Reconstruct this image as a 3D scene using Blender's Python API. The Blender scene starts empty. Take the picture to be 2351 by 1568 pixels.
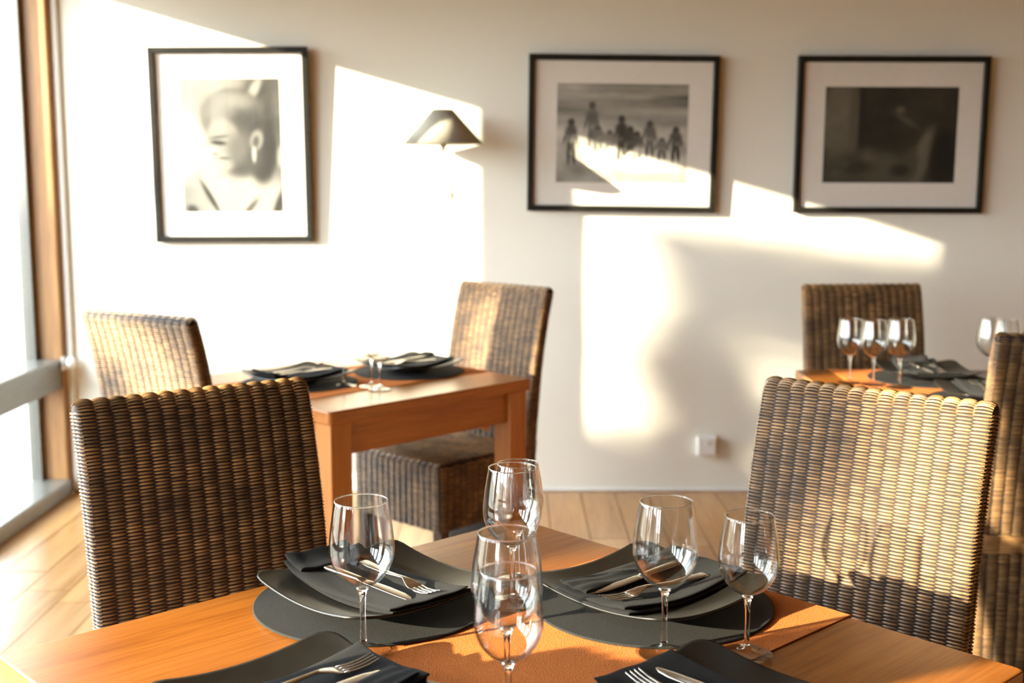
import bpy, bmesh, math, random
import numpy as np
from mathutils import Vector, Matrix

random.seed(7)
RNG = np.random.default_rng(7)
SC = bpy.context.scene
COL = SC.collection

# ------------------------------------------------------------------ camera
cam_data = bpy.data.cameras.new('camera')
cam_data.sensor_width = 36.0
cam_data.lens = 2777.0 / 2351.0 * 36.0
cam_data.clip_start = 0.05
cam_data.clip_end = 300
cam_data.dof.use_dof = True
cam_data.dof.focus_distance = 1.80
cam_data.dof.aperture_fstop = 4.4
cam = bpy.data.objects.new('camera', cam_data)
COL.objects.link(cam)
cam.location = (0, 0, 1.381)
cam.rotation_euler = (math.radians(90 - 7.68), 0, 0)
SC.camera = cam

# ------------------------------------------------------------------ world, sun, exposure
SUN_AZ, SUN_EL = math.radians(25.5), math.radians(14.5)
sun_dir = Vector((math.cos(SUN_AZ) * math.cos(SUN_EL), math.sin(SUN_AZ) * math.cos(SUN_EL), -math.sin(SUN_EL)))
world = bpy.data.worlds.new('daylight')
SC.world = world
world.use_nodes = True
wn, wl = world.node_tree.nodes, world.node_tree.links
wn.clear()
w_out = wn.new('ShaderNodeOutputWorld')
w_bg = wn.new('ShaderNodeBackground')
w_tc = wn.new('ShaderNodeTexCoord')
w_sep = wn.new('ShaderNodeSeparateXYZ')
w_ramp = wn.new('ShaderNodeValToRGB')
w_ramp.color_ramp.elements[0].position = 0.0
w_ramp.color_ramp.elements[0].color = (0.95, 0.97, 1.0, 1)
w_ramp.color_ramp.elements[1].position = 0.7
w_ramp.color_ramp.elements[1].color = (0.72, 0.86, 1.0, 1)
wl.new(w_tc.outputs['Generated'], w_sep.inputs[0])
wl.new(w_sep.outputs['Z'], w_ramp.inputs[0])
wl.new(w_ramp.outputs[0], w_bg.inputs['Color'])
w_bg.inputs['Strength'].default_value = 6.2
wl.new(w_bg.outputs[0], w_out.inputs['Surface'])

sun_data = bpy.data.lights.new('sun', 'SUN')
sun_data.energy = 10.0
sun_data.angle = math.radians(0.55)
sun_data.color = (1.0, 0.86, 0.64)
sun = bpy.data.objects.new('sun', sun_data)
COL.objects.link(sun)
sun.rotation_euler = sun_dir.to_track_quat('-Z', 'Y').to_euler()

SC.view_settings.view_transform = 'Standard'
SC.view_settings.look = 'None'
SC.view_settings.gamma = 1.0
SC.view_settings.use_curve_mapping = False
SC.view_settings.exposure = 1.85
SC.cycles.use_denoising = True
SC.cycles.max_bounces = 14
SC.cycles.diffuse_bounces = 8
SC.cycles.glossy_bounces = 6
SC.cycles.transmission_bounces = 12
SC.cycles.transparent_max_bounces = 24
SC.cycles.sample_clamp_indirect = 8.0
SC.cycles.caustics_refractive = False
SC.cycles.caustics_reflective = False


# ------------------------------------------------------------------ materials
def new_mat(name):
    m = bpy.data.materials.new(name)
    m.use_nodes = True
    n, l = m.node_tree.nodes, m.node_tree.links
    n.clear()
    out = n.new('ShaderNodeOutputMaterial')
    return m, n, l, out


def rgb(c):
    return (c[0], c[1], c[2], 1.0)


def principled(name, base, rough=0.5, metallic=0.0, spec=0.5, noise=0.0, noise_scale=20.0, bump=0.0, bump_scale=200.0,
               sheen=0.0, coat=0.0, stretch=(1, 1, 1)):
    m, n, l, out = new_mat(name)
    b = n.new('ShaderNodeBsdfPrincipled')
    l.new(b.outputs[0], out.inputs[0])
    b.inputs['Roughness'].default_value = rough
    b.inputs['Metallic'].default_value = metallic
    b.inputs['Specular IOR Level'].default_value = spec
    b.inputs['Sheen Weight'].default_value = sheen
    b.inputs['Coat Weight'].default_value = coat
    b.inputs['Coat Roughness'].default_value = 0.12
    tc = n.new('ShaderNodeTexCoord')
    mp = n.new('ShaderNodeMapping')
    mp.inputs['Scale'].default_value = stretch
    l.new(tc.outputs['Object'], mp.inputs[0])
    if noise > 0:
        tx = n.new('ShaderNodeTexNoise')
        tx.inputs['Scale'].default_value = noise_scale
        tx.inputs['Detail'].default_value = 4
        l.new(mp.outputs[0], tx.inputs['Vector'])
        r = n.new('ShaderNodeValToRGB')
        r.color_ramp.elements[0].position = 0.3
        r.color_ramp.elements[1].position = 0.7
        r.color_ramp.elements[0].color = rgb([c * (1 - noise) for c in base])
        r.color_ramp.elements[1].color = rgb([min(1, c * (1 + noise)) for c in base])
        l.new(tx.outputs['Fac'], r.inputs[0])
        l.new(r.outputs[0], b.inputs['Base Color'])
    else:
        b.inputs['Base Color'].default_value = rgb(base)
    if bump > 0:
        bx = n.new('ShaderNodeTexNoise')
        bx.inputs['Scale'].default_value = bump_scale
        bx.inputs['Detail'].default_value = 3
        l.new(mp.outputs[0], bx.inputs['Vector'])
        bp = n.new('ShaderNodeBump')
        bp.inputs['Strength'].default_value = bump
        bp.inputs['Distance'].default_value = 0.002
        l.new(bx.outputs['Fac'], bp.inputs['Height'])
        l.new(bp.outputs[0], b.inputs['Normal'])
    return m


def wood(name, dark, mid, light, rough=0.3, axis='x', scale=1.0, coat=0.0, vary=0.0, rough_var=0.08):
    """grain runs along the given local axis"""
    m, n, l, out = new_mat(name)
    b = n.new('ShaderNodeBsdfPrincipled')
    l.new(b.outputs[0], out.inputs[0])
    b.inputs['Coat Weight'].default_value = coat
    b.inputs['Coat Roughness'].default_value = 0.15
    tc = n.new('ShaderNodeTexCoord')
    mp = n.new('ShaderNodeMapping')
    s = {'x': (1.2, 22, 22), 'y': (22, 1.2, 22), 'z': (22, 22, 1.2)}[axis]
    mp.inputs['Scale'].default_value = [v * scale for v in s]
    l.new(tc.outputs['Object'], mp.inputs[0])
    info = n.new('ShaderNodeObjectInfo')
    add = n.new('ShaderNodeVectorMath')
    add.operation = 'MULTIPLY_ADD'
    l.new(info.outputs['Random'], add.inputs[0])
    add.inputs[1].default_value = (37, 53, 71)
    l.new(mp.outputs[0], add.inputs[2])
    tx = n.new('ShaderNodeTexNoise')
    tx.inputs['Scale'].default_value = 1.0
    tx.inputs['Detail'].default_value = 6
    tx.inputs['Roughness'].default_value = 0.62
    tx.inputs['Distortion'].default_value = 0.6
    l.new(add.outputs[0], tx.inputs['Vector'])
    fine = n.new('ShaderNodeTexNoise')
    fine.inputs['Scale'].default_value = 7.0
    fine.inputs['Detail'].default_value = 3
    l.new(add.outputs[0], fine.inputs['Vector'])
    mx = n.new('ShaderNodeMix')
    mx.data_type = 'FLOAT'
    mx.inputs[0].default_value = 0.35
    l.new(tx.outputs['Fac'], mx.inputs[2])
    l.new(fine.outputs['Fac'], mx.inputs[3])
    r = n.new('ShaderNodeValToRGB')
    e = r.color_ramp.elements
    e[0].position, e[0].color = 0.30, rgb(dark)
    e[1].position, e[1].color = 0.72, rgb(light)
    k = e.new(0.5)
    k.color = rgb(mid)
    l.new(mx.outputs[0], r.inputs[0])
    hsv = n.new('ShaderNodeHueSaturation')
    l.new(r.outputs[0], hsv.inputs['Color'])
    mr = n.new('ShaderNodeMapRange')
    mr.inputs['To Min'].default_value = 1 - vary
    mr.inputs['To Max'].default_value = 1 + vary
    l.new(info.outputs['Random'], mr.inputs[0])
    l.new(mr.outputs[0], hsv.inputs['Value'])
    l.new(hsv.outputs[0], b.inputs['Base Color'])
    rr = n.new('ShaderNodeMapRange')
    rr.inputs['To Min'].default_value = rough - rough_var
    rr.inputs['To Max'].default_value = rough + rough_var
    l.new(tx.outputs['Fac'], rr.inputs[0])
    l.new(rr.outputs[0], b.inputs['Roughness'])
    bp = n.new('ShaderNodeBump')
    bp.inputs['Strength'].default_value = 0.03
    bp.inputs['Distance'].default_value = 0.001
    l.new(mx.outputs[0], bp.inputs['Height'])
    l.new(bp.outputs[0], b.inputs['Normal'])
    return m


def thin_glass(name, tint=(1, 1, 1), f0=0.04, amount=1.0, power=5.0, edge=None):
    """thin clear sheet: straight transmission plus Fresnel reflection"""
    m, n, l, out = new_mat(name)
    geo = n.new('ShaderNodeNewGeometry')
    dot = n.new('ShaderNodeVectorMath')
    dot.operation = 'DOT_PRODUCT'
    l.new(geo.outputs['Normal'], dot.inputs[0])
    l.new(geo.outputs['Incoming'], dot.inputs[1])
    ab = n.new('ShaderNodeMath')
    ab.operation = 'ABSOLUTE'
    l.new(dot.outputs['Value'], ab.inputs[0])
    inv = n.new('ShaderNodeMath')
    inv.operation = 'SUBTRACT'
    inv.inputs[0].default_value = 1.0
    l.new(ab.outputs[0], inv.inputs[1])
    pw = n.new('ShaderNodeMath')
    pw.operation = 'POWER'
    l.new(inv.outputs[0], pw.inputs[0])
    pw.inputs[1].default_value = power
    ma = n.new('ShaderNodeMath')
    ma.operation = 'MULTIPLY_ADD'
    l.new(pw.outputs[0], ma.inputs[0])
    ma.inputs[1].default_value = (1 - f0) * amount
    ma.inputs[2].default_value = f0
    t = n.new('ShaderNodeBsdfTransparent')
    if edge is None:
        t.inputs[0].default_value = rgb(tint)
    else:
        pe = n.new('ShaderNodeMath')
        pe.operation = 'POWER'
        l.new(inv.outputs[0], pe.inputs[0])
        pe.inputs[1].default_value = 4.0
        cm = n.new('ShaderNodeMix')
        cm.data_type = 'RGBA'
        l.new(pe.outputs[0], cm.inputs[0])
        cm.inputs[6].default_value = rgb(tint)
        cm.inputs[7].default_value = rgb(edge)
        l.new(cm.outputs[2], t.inputs[0])
    g = n.new('ShaderNodeBsdfGlossy')
    g.inputs['Roughness'].default_value = 0.0
    mix = n.new('ShaderNodeMixShader')
    l.new(ma.outputs[0], mix.inputs[0])
    l.new(t.outputs[0], mix.inputs[1])
    l.new(g.outputs[0], mix.inputs[2])
    l.new(mix.outputs[0], out.inputs[0])
    return m


def solid_glass(name):
    m, n, l, out = new_mat(name)
    g = n.new('ShaderNodeBsdfGlass')
    g.inputs['IOR'].default_value = 1.5
    g.inputs['Roughness'].default_value = 0.0
    l.new(g.outputs[0], out.inputs[0])
    return m


def rattan_mat(name):
    m, n, l, out = new_mat(name)
    b = n.new('ShaderNodeBsdfPrincipled')
    l.new(b.outputs[0], out.inputs[0])
    at = n.new('ShaderNodeAttribute')
    at.attribute_name = 'tone'
    tc = n.new('ShaderNodeTexCoord')
    tx = n.new('ShaderNodeTexNoise')
    tx.inputs['Scale'].default_value = 16
    tx.inputs['Detail'].default_value = 3
    info = n.new('ShaderNodeObjectInfo')
    ad = n.new('ShaderNodeVectorMath')
    ad.operation = 'MULTIPLY_ADD'
    l.new(info.outputs['Random'], ad.inputs[0])
    ad.inputs[1].default_value = (5, 7, 11)
    l.new(tc.outputs['Object'], ad.inputs[2])
    l.new(ad.outputs[0], tx.inputs['Vector'])
    r = n.new('ShaderNodeValToRGB')
    e = r.color_ramp.elements
    e[0].position, e[0].color = 0.30, rgb((0.130, 0.076, 0.036))
    e[1].position, e[1].color = 0.70, rgb((0.37, 0.205, 0.080))
    l.new(tx.outputs['Fac'], r.inputs[0])
    mx = n.new('ShaderNodeMix')
    mx.data_type = 'RGBA'
    mx.blend_type = 'MULTIPLY'
    mx.inputs[0].default_value = 1.0
    l.new(r.outputs[0], mx.inputs[6])
    l.new(at.outputs['Color'], mx.inputs[7])
    l.new(mx.outputs[2], b.inputs['Base Color'])
    b.inputs['Roughness'].default_value = 0.42
    b.inputs['Specular IOR Level'].default_value = 0.5
    return m


def print_mat(name):
    m, n, l, out = new_mat(name)
    b = n.new('ShaderNodeBsdfPrincipled')
    l.new(b.outputs[0], out.inputs[0])
    at = n.new('ShaderNodeAttribute')
    at.attribute_name = 'ink'
    l.new(at.outputs['Color'], b.inputs['Base Color'])
    b.inputs['Roughness'].default_value = 0.7
    return m


M = {}
M['wall'] = principled('white_plaster', (0.81, 0.79, 0.70), 0.85, noise=0.012, noise_scale=3, bump=0.06, bump_scale=60)
M['ceiling'] = wood('ceiling_boards', (0.14, 0.075, 0.035), (0.20, 0.11, 0.05), (0.26, 0.15, 0.07), rough=0.5, axis='y', scale=0.5)
M['timber'] = wood('dark_timber_lining', (0.06, 0.032, 0.016), (0.10, 0.055, 0.027), (0.14, 0.08, 0.04), rough=0.5, axis='z', scale=0.5)
M['plank'] = wood('floor_boards', (0.26, 0.11, 0.030), (0.42, 0.215, 0.070), (0.54, 0.31, 0.115), rough=0.30, axis='y', scale=0.6, coat=0.25, vary=0.16)
M['subfloor'] = principled('subfloor', (0.07, 0.035, 0.015), 0.8, noise=0.2, noise_scale=8)
M['table'] = wood('honey_table_wood', (0.18, 0.050, 0.007), (0.28, 0.090, 0.013), (0.36, 0.130, 0.022), rough=0.25, axis='x', scale=1.0, coat=0.0, rough_var=0.05)
M['table_leg'] = wood('honey_table_wood_upright', (0.23, 0.075, 0.014), (0.33, 0.118, 0.023), (0.40, 0.155, 0.034), rough=0.38, axis='z', scale=1.0)
M['jamb'] = wood('window_wood', (0.15, 0.065, 0.018), (0.27, 0.125, 0.034), (0.40, 0.20, 0.062), rough=0.5, axis='z', scale=0.8)
M['rail'] = principled('sky_grey_window_rail', (0.115, 0.105, 0.088), 0.30, noise=0.15, noise_scale=12, stretch=(8, 1, 8), coat=0.3)  # brown rail wood given the grey of reflected sky as base colour
M['white_paint'] = principled('white_gloss_paint', (0.78, 0.76, 0.72), 0.4, noise=0.02, noise_scale=6)
M['plastic'] = principled('white_plastic', (0.80, 0.79, 0.76), 0.35, noise=0.01, noise_scale=20)
M['runner'] = principled('orange_cloth', (0.58, 0.178, 0.042), 0.95, noise=0.16, noise_scale=420, bump=0.9, bump_scale=700, spec=0.12)
M['mat'] = principled('charcoal_felt', (0.016, 0.0155, 0.013), 0.85, noise=0.35, noise_scale=700, bump=0.5, bump_scale=900, spec=0.3)
M['plate'] = principled('black_stoneware', (0.008, 0.0075, 0.0055), 0.36, noise=0.25, noise_scale=60, spec=0.5)
M['napkin'] = principled('black_linen', (0.0065, 0.0065, 0.006), 0.92, noise=0.35, noise_scale=900, bump=0.7, bump_scale=1200, sheen=0.04, spec=0.2)
M['steel'] = principled('brushed_steel', (0.66, 0.62, 0.56), 0.22, metallic=1.0, noise=0.05, noise_scale=30, stretch=(20, 1, 1))
M['bowl'] = thin_glass('wine_glass_bowl', (0.985, 0.99, 0.985), 0.065, power=3.6, edge=(0.50, 0.52, 0.50))
M['stem'] = solid_glass('wine_glass_stem')
M['pane'] = thin_glass('window_glass', (0.97, 0.985, 0.975), 0.05)
M['glazing'] = thin_glass('picture_glass', (0.985, 0.985, 0.98), 0.006, amount=0.5)
M['frame'] = principled('black_frame_wood', (0.012, 0.011, 0.009), 0.4, spec=0.25, noise=0.3, noise_scale=20, stretch=(1, 1, 6))
M['mount'] = principled('mount_board', (0.80, 0.765, 0.71), 0.9, noise=0.02, noise_scale=30)
M['ink'] = print_mat('photographic_print')
M['shade'] = principled('grey_lampshade', (0.38, 0.36, 0.29), 0.75, noise=0.06, noise_scale=120, bump=0.15, bump_scale=400)
M['rattan'] = rattan_mat('rattan_strands')
M['core'] = principled('gap_shade_core', (0.014, 0.006, 0.0025), 0.8, noise=0.3, noise_scale=60)  # near-black core, so gaps between the strands look deeply shaded
M['dark_leg'] = wood('dark_chair_leg', (0.03, 0.014, 0.006), (0.055, 0.026, 0.011), (0.085, 0.042, 0.018), rough=0.4, axis='z')
M['ground'] = principled('dry_gravel', (0.15, 0.135, 0.10), 0.9, noise=0.12, noise_scale=1.2)
M['leaf'] = principled('leaf_green', (0.075, 0.11, 0.035), 0.6, noise=0.35, noise_scale=4)
M['bark'] = principled('bark', (0.10, 0.07, 0.045), 0.9, noise=0.4, noise_scale=14, bump=0.6, bump_scale=30)


# ------------------------------------------------------------------ object helpers
def tag(o, label=None, cat=None, group=None, kind=None):
    if label:
        o['label'] = label
    if cat:
        o['category'] = cat
    if group:
        o['group'] = group
    if kind:
        o['kind'] = kind
    return o


def empty(name, loc=(0, 0, 0), rz=0.0):
    o = bpy.data.objects.new(name, None)
    o.empty_display_size = 0.05
    o.location = loc
    o.rotation_euler = (0, 0, rz)
    COL.objects.link(o)
    return o


def link(name, mesh, mat=None, parent=None, loc=(0, 0, 0), rz=0.0):
    o = bpy.data.objects.new(name, mesh)
    if mat is not None and not mesh.materials:
        mesh.materials.append(mat)
    o.location = loc
    o.rotation_euler = (0, 0, rz)
    COL.objects.link(o)
    if parent is not None:
        o.parent = parent
    return o


def mesh_bm(name, bm, smooth=False):
    bmesh.ops.recalc_face_normals(bm, faces=bm.faces)
    me = bpy.data.meshes.new(name)
    bm.to_mesh(me)
    bm.free()
    if smooth:
        me.shade_smooth()
    return me


def add_box(bm, x0, x1, y0, y1, z0, z1):
    vs = [bm.verts.new((x, y, z)) for z in (z0, z1) for y in (y0, y1) for x in (x0, x1)]
    for f in ((0, 2, 3, 1), (4, 5, 7, 6), (0, 1, 5, 4), (2, 6, 7, 3), (0, 4, 6, 2), (1, 3, 7, 5)):
        bm.faces.new([vs[i] for i in f])


def boxes(name, lst, bevel=0.0, segs=2):
    bm = bmesh.new()
    for b in lst:
        add_box(bm, *b)
    if bevel > 0:
        bmesh.ops.bevel(bm, geom=list(bm.edges), offset=bevel, segments=segs, profile=0.5, affect='EDGES')
    return mesh_bm(name, bm)


def lathe(name, prof, n=48, smooth=True):
    """prof: list of (r, z); r==0 closes to a pole"""
    bm = bmesh.new()
    rings = []
    for r, z in prof:
        if r < 1e-6:
            rings.append([bm.verts.new((0, 0, z))])
        else:
            rings.append([bm.verts.new((r * math.cos(2 * math.pi * k / n), r * math.sin(2 * math.pi * k / n), z)) for k in range(n)])
    for a, b in zip(rings[:-1], rings[1:]):
        for k in range(n):
            k2 = (k + 1) % n
            if len(a) == 1 and len(b) == 1:
                continue
            if len(a) == 1:
                bm.faces.new((a[0], b[k], b[k2]))
            elif len(b) == 1:
                bm.faces.new((a[k], a[k2], b[0]))
            else:
                bm.faces.new((a[k], a[k2], b[k2], b[k]))
    return mesh_bm(name, bm, smooth)


def grid_mesh(name, P, smooth=True, close_u=False):
    """P: array (nu, nv, 3)"""
    nu, nv = P.shape[:2]
    verts = P.reshape(-1, 3)
    faces = []
    for i in range(nu if close_u else nu - 1):
        i2 = (i + 1) % nu
        for j in range(nv - 1):
            faces.append((i * nv + j, i2 * nv + j, i2 * nv + j + 1, i * nv + j + 1))
    me = bpy.data.meshes.new(name)
    me.from_pydata([tuple(v) for v in verts], [], faces)
    if smooth:
        me.shade_smooth()
    return me


def copy_tree(o, parent=None):
    c = o.copy()
    COL.objects.link(c)
    c.parent = parent
    for ch in list(o.children):
        copy_tree(ch, c)
    return c


def smooth_curve(pts, n):
    """Catmull-Rom through 2-D points"""
    pts = np.array(pts, float)
    ext = np.vstack([2 * pts[0] - pts[1], pts, 2 * pts[-1] - pts[-2]])
    out = []
    for i in range(len(pts) - 1):
        p0, p1, p2, p3 = ext[i:i + 4]
        for t in np.linspace(0, 1, n, endpoint=False):
            out.append(0.5 * ((2 * p1) + (-p0 + p2) * t + (2 * p0 - 5 * p1 + 4 * p2 - p3) * t * t + (-p0 + 3 * p1 - 3 * p2 + p3) * t ** 3))
    out.append(pts[-1])
    return np.array(out)


# ------------------------------------------------------------------ the room
YW = 5.257            # back wall
XW = -1.95            # inner face of the window wall
XR, YB, ZC = 4.3, -3.0, 2.62
HEAD = 2.287


def structure(o, kind='structure'):
    o['kind'] = kind
    return o


wall_back = structure(link('wall_back', boxes('wall_back', [(-2.3, XR + 0.15, YW, YW + 0.15, -0.1, ZC + 0.1)]), M['wall']))
wall_right = structure(link('wall_right', boxes('wall_right', [(XR, XR + 0.15, YB - 0.15, YW, -0.1, ZC + 0.1)]), M['timber']))
wall_rear = structure(link('wall_rear', boxes('wall_rear', [(-2.3, XR, YB - 0.15, YB, -0.1, ZC + 0.1)]), M['timber']))
wall_left = structure(link('wall_left', boxes('wall_left', [(XW - 0.15, XW, YB, YW, HEAD, ZC + 0.1)]), M['wall']))
ceiling = structure(link('ceiling', boxes('ceiling', [(XW, XR, YB, YW, ZC, ZC + 0.1)]), M['ceiling']))
floor = structure(link('floor', boxes('floor', [(XW - 0.15, XR, YB, YW, -0.10, -0.012)]), M['subfloor']))

# floor boards run away from the viewer towards the back wall
bw = 0.150
x = XW + 0.005
plank_meshes = {}
while x < XR - 0.01:
    x1 = min(x + bw, XR)
    y = -1.4 - random.random() * 1.2
    y = max(y, YB)
    while y < YW - 0.02:
        ln = random.choice((1.6, 1.9, 2.2, 2.6))
        y1 = y + ln
        if YW - y1 < 0.45:
            y1 = YW
        key = (round(x1 - x, 4), round(y1 - y, 4))
        if key not in plank_meshes:
            plank_meshes[key] = boxes('plank', [(0, key[0] - 0.0035, 0, key[1] - 0.003, -0.012, 0.0)])
        link('plank', plank_meshes[key], M['plank'], floor, (x, y, random.uniform(-0.0006, 0.0006)))
        y = y1
    x = x1

# low quadrant strip where the back wall meets the floor
base_back = structure(link('baseboard_back', boxes('baseboard_back', [(XW + 0.01, XR, YW - 0.012, YW, 0.001, 0.012)], 0.003), M['white_paint']))

# window wall: posts, then eight glazed bays with mid rail and low sill
posts = [(5.19, YW), (4.17, 4.29), (3.22, 3.343), (2.46, 2.59), (1.165, 1.38), (0.29, 0.41), (-0.57, -0.45), (-1.52, -1.40), (-2.47, -2.35), (-3.0, -2.9)]
for i, (a, b) in enumerate(posts):
    t = structure(link('trim_%d' % (i + 1), boxes('trim', [(XW - 0.13, XW, a, b, 0.0, HEAD)], 0.006), M['jamb']))
for i in range(len(posts) - 1):
    y0, y1 = posts[i + 1][1], posts[i][0]
    xo, xi = XW - 0.15, XW - 0.10
    win = structure(empty('window_%d' % (i + 1), (xo, (y0 + y1) / 2, 0)))
    hy = (y1 - y0) / 2
    fr = boxes('window_frame', [(0.0, 0.05, -hy, -hy + 0.035, 0.07, HEAD), (0.0, 0.05, hy - 0.035, hy, 0.07, HEAD),
                                (0.0, 0.05, -hy + 0.035, hy - 0.035, HEAD - 0.05, HEAD)], 0.003)
    link('window_frame', fr, M['rail'], win)
    link('mid_rail', boxes('mid_rail', [(0.02, 0.145, -hy, hy, 0.475, 0.605)], 0.008), M['rail'], win)
    link('sill', boxes('sill', [(0.0, 0.165, -hy, hy, 0.004, 0.072)], 0.008), M['rail'], win)
    pn = boxes('pane', [(0.020, 0.026, -hy + 0.03, hy - 0.03, 0.60, HEAD - 0.045), (0.020, 0.026, -hy + 0.03, hy - 0.03, 0.07, 0.480)])
    link('pane', pn, M['pane'], win)
# white corner bead between the last post and the back wall
structure(link('trim_11', boxes('trim', [(XW, XW + 0.028, YW - 0.03, YW, 0.012, ZC)], 0.004), M['white_paint']))

# small round knob where the mid rail meets the corner post
knob = empty('window_catch', (XW, 5.20, 0.585))
tag(knob, 'small round white catch on the corner post where the window mid rail ends', 'catch')
kb = lathe('knob', [(0, 0), (0.012, 0), (0.011, 0.014), (0.022, 0.020), (0.028, 0.032), (0.024, 0.045), (0.012, 0.052), (0, 0.053)], 24)
for v in kb.vertices:
    v.co = (v.co.z, v.co.x, v.co.y)
link('knob', kb, M['plastic'], knob)
link('back_plate', boxes('back_plate', [(0.0, 0.004, -0.03, 0.03, -0.03, 0.03)], 0.001), M['plastic'], knob)

# outside
ground = structure(link('ground', boxes('ground', [(-90, XW - 0.16, -80, 80, -0.30, -0.12)]), M['ground']))


# ------------------------------------------------------------------ tables
def make_table(label, center, yaw, sx, sy, cat='table'):
    t = empty('dining_table', (center[0], center[1], 0), yaw)
    tag(t, label, cat)
    bm = bmesh.new()
    add_box(bm, -sx / 2, sx / 2, -sy / 2, sy / 2, 0.712, 0.75)
    vert_edges = [e for e in bm.edges if abs(e.verts[0].co.z - e.verts[1].co.z) > 0.01]
    bmesh.ops.bevel(bm, geom=vert_edges, offset=0.012, segments=4, profile=0.5, affect='EDGES')
    top_edges = [e for e in bm.edges if all(v.co.z > 0.7499 for v in e.verts) or all(v.co.z < 0.7121 for v in e.verts)]
    bmesh.ops.bevel(bm, geom=top_edges, offset=0.004, segments=3, profile=0.5, affect='EDGES')
    link('tabletop', mesh_bm('tabletop', bm), M['table'], t)
    lw = 0.074
    ins = 0.012
    leg = boxes('leg', [(-lw / 2, lw / 2, -lw / 2, lw / 2, 0.0, 0.712)], 0.004)
    for a in (-1, 1):
        for b in (-1, 1):
            link('leg', leg, M['table_leg'], t, (a * (sx / 2 - lw / 2 - ins), b * (sy / 2 - lw / 2 - ins), 0))
    ax = boxes('apron', [(-sx / 2 + lw + ins, sx / 2 - lw - ins, -0.011, 0.011, 0.615, 0.712)], 0.002)
    ay = boxes('apron', [(-0.011, 0.011, -sy / 2 + lw + ins, sy / 2 - lw - ins, 0.615, 0.712)], 0.002)
    for b in (-1, 1):
        link('apron', ax, M['table'], t, (0, b * (sy / 2 - 0.04), 0))
        link('apron', ay, M['table'], t, (b * (sx / 2 - 0.04), 0, 0))
    return t


def make_runner(label, center, yaw, half_len, y0, y1, drop_a=0.20, drop_b=0.20):
    """cloth along local x between y0 and y1, hanging over both ends"""
    th = 0.0016
    path = []
    r = 0.004
    for z in np.linspace(0.75 - drop_a, 0.745, 9):
        path.append((-half_len - r, z))
    path.append((-half_len - 0.0025, 0.7505))
    for xx in np.linspace(-half_len + 0.005, half_len - 0.005, 26):
        path.append((xx, 0.7504 + 0.00025 * math.sin(xx * 23)))
    path.append((half_len + 0.0025, 0.7505))
    for z in np.linspace(0.745, 0.75 - drop_b, 9):
        path.append((half_len + r, z))
    path = np.array(path)
    nv = 14
    top, bot = [], []
    tang = np.gradient(path, axis=0)
    nrm = np.stack([-tang[:, 1], tang[:, 0]], 1)
    nrm /= np.linalg.norm(nrm, axis=1)[:, None]
    # section ring around the cloth: outer row then inner row
    ring = []
    for j in range(nv):
        yy = y0 + (y1 - y0) * j / (nv - 1)
        q = path + nrm * th
        ring.append(np.stack([q[:, 0], np.full(len(q), yy), q[:, 1]], 1))
    for j in range(nv - 1, -1, -1):
        yy = y0 + (y1 - y0) * j / (nv - 1)
        q = path
        ring.append(np.stack([q[:, 0], np.full(len(q), yy), q[:, 1]], 1))
    P = np.array(ring)
    me = grid_mesh('table_runner', P, True, True)
    o = link('table_runner', me, M['runner'], None, (center[0], center[1], 0), yaw)
    me.set_sharp_from_angle(angle=math.radians(50))
    tag(o, label, 'table runner')
    return o


T1C, T1Y, T1S = (-0.011, 1.522), math.radians(42.93), 0.96
u1 = np.array([math.cos(T1Y), math.sin(T1Y)])
v1 = np.array([math.sin(T1Y), -math.cos(T1Y)])
make_table('square honey wood table laid for four in front, nearest the viewer', T1C, T1Y, T1S, T1S)
# local x = u1, local y = -v1 ; runner lies 0.27..0.70 from the far corner along v1
make_runner('orange cloth runner across the nearest table under the right hand place setting', T1C, T1Y, T1S / 2, 0.48 - 0.70, 0.48 - 0.27)

A2 = np.array((-0.496, 3.234))
D2 = np.array((0.063, 3.798))
e2 = (D2 - A2) / np.linalg.norm(D2 - A2)
n2 = np.array((-e2[1], e2[0]))
T2C = tuple((A2 + D2) / 2 + 0.40 * n2)
T2Y = math.atan2(e2[1], e2[0])
make_table('small honey wood table laid for two under the wall lamp', T2C, T2Y, 0.796, 0.80)
make_runner('orange cloth runner on the small table under the wall lamp', T2C, T2Y, 0.398, -0.20, 0.20)

T3C = (1.27, 3.575)
make_table('honey wood table behind the sunlit wicker chair, below the dark photograph', T3C, 0.0, 0.66, 0.80)
make_runner('orange cloth runner on the table behind the sunlit wicker chair', T3C, math.pi / 2, 0.40, -0.215, 0.215)


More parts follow.
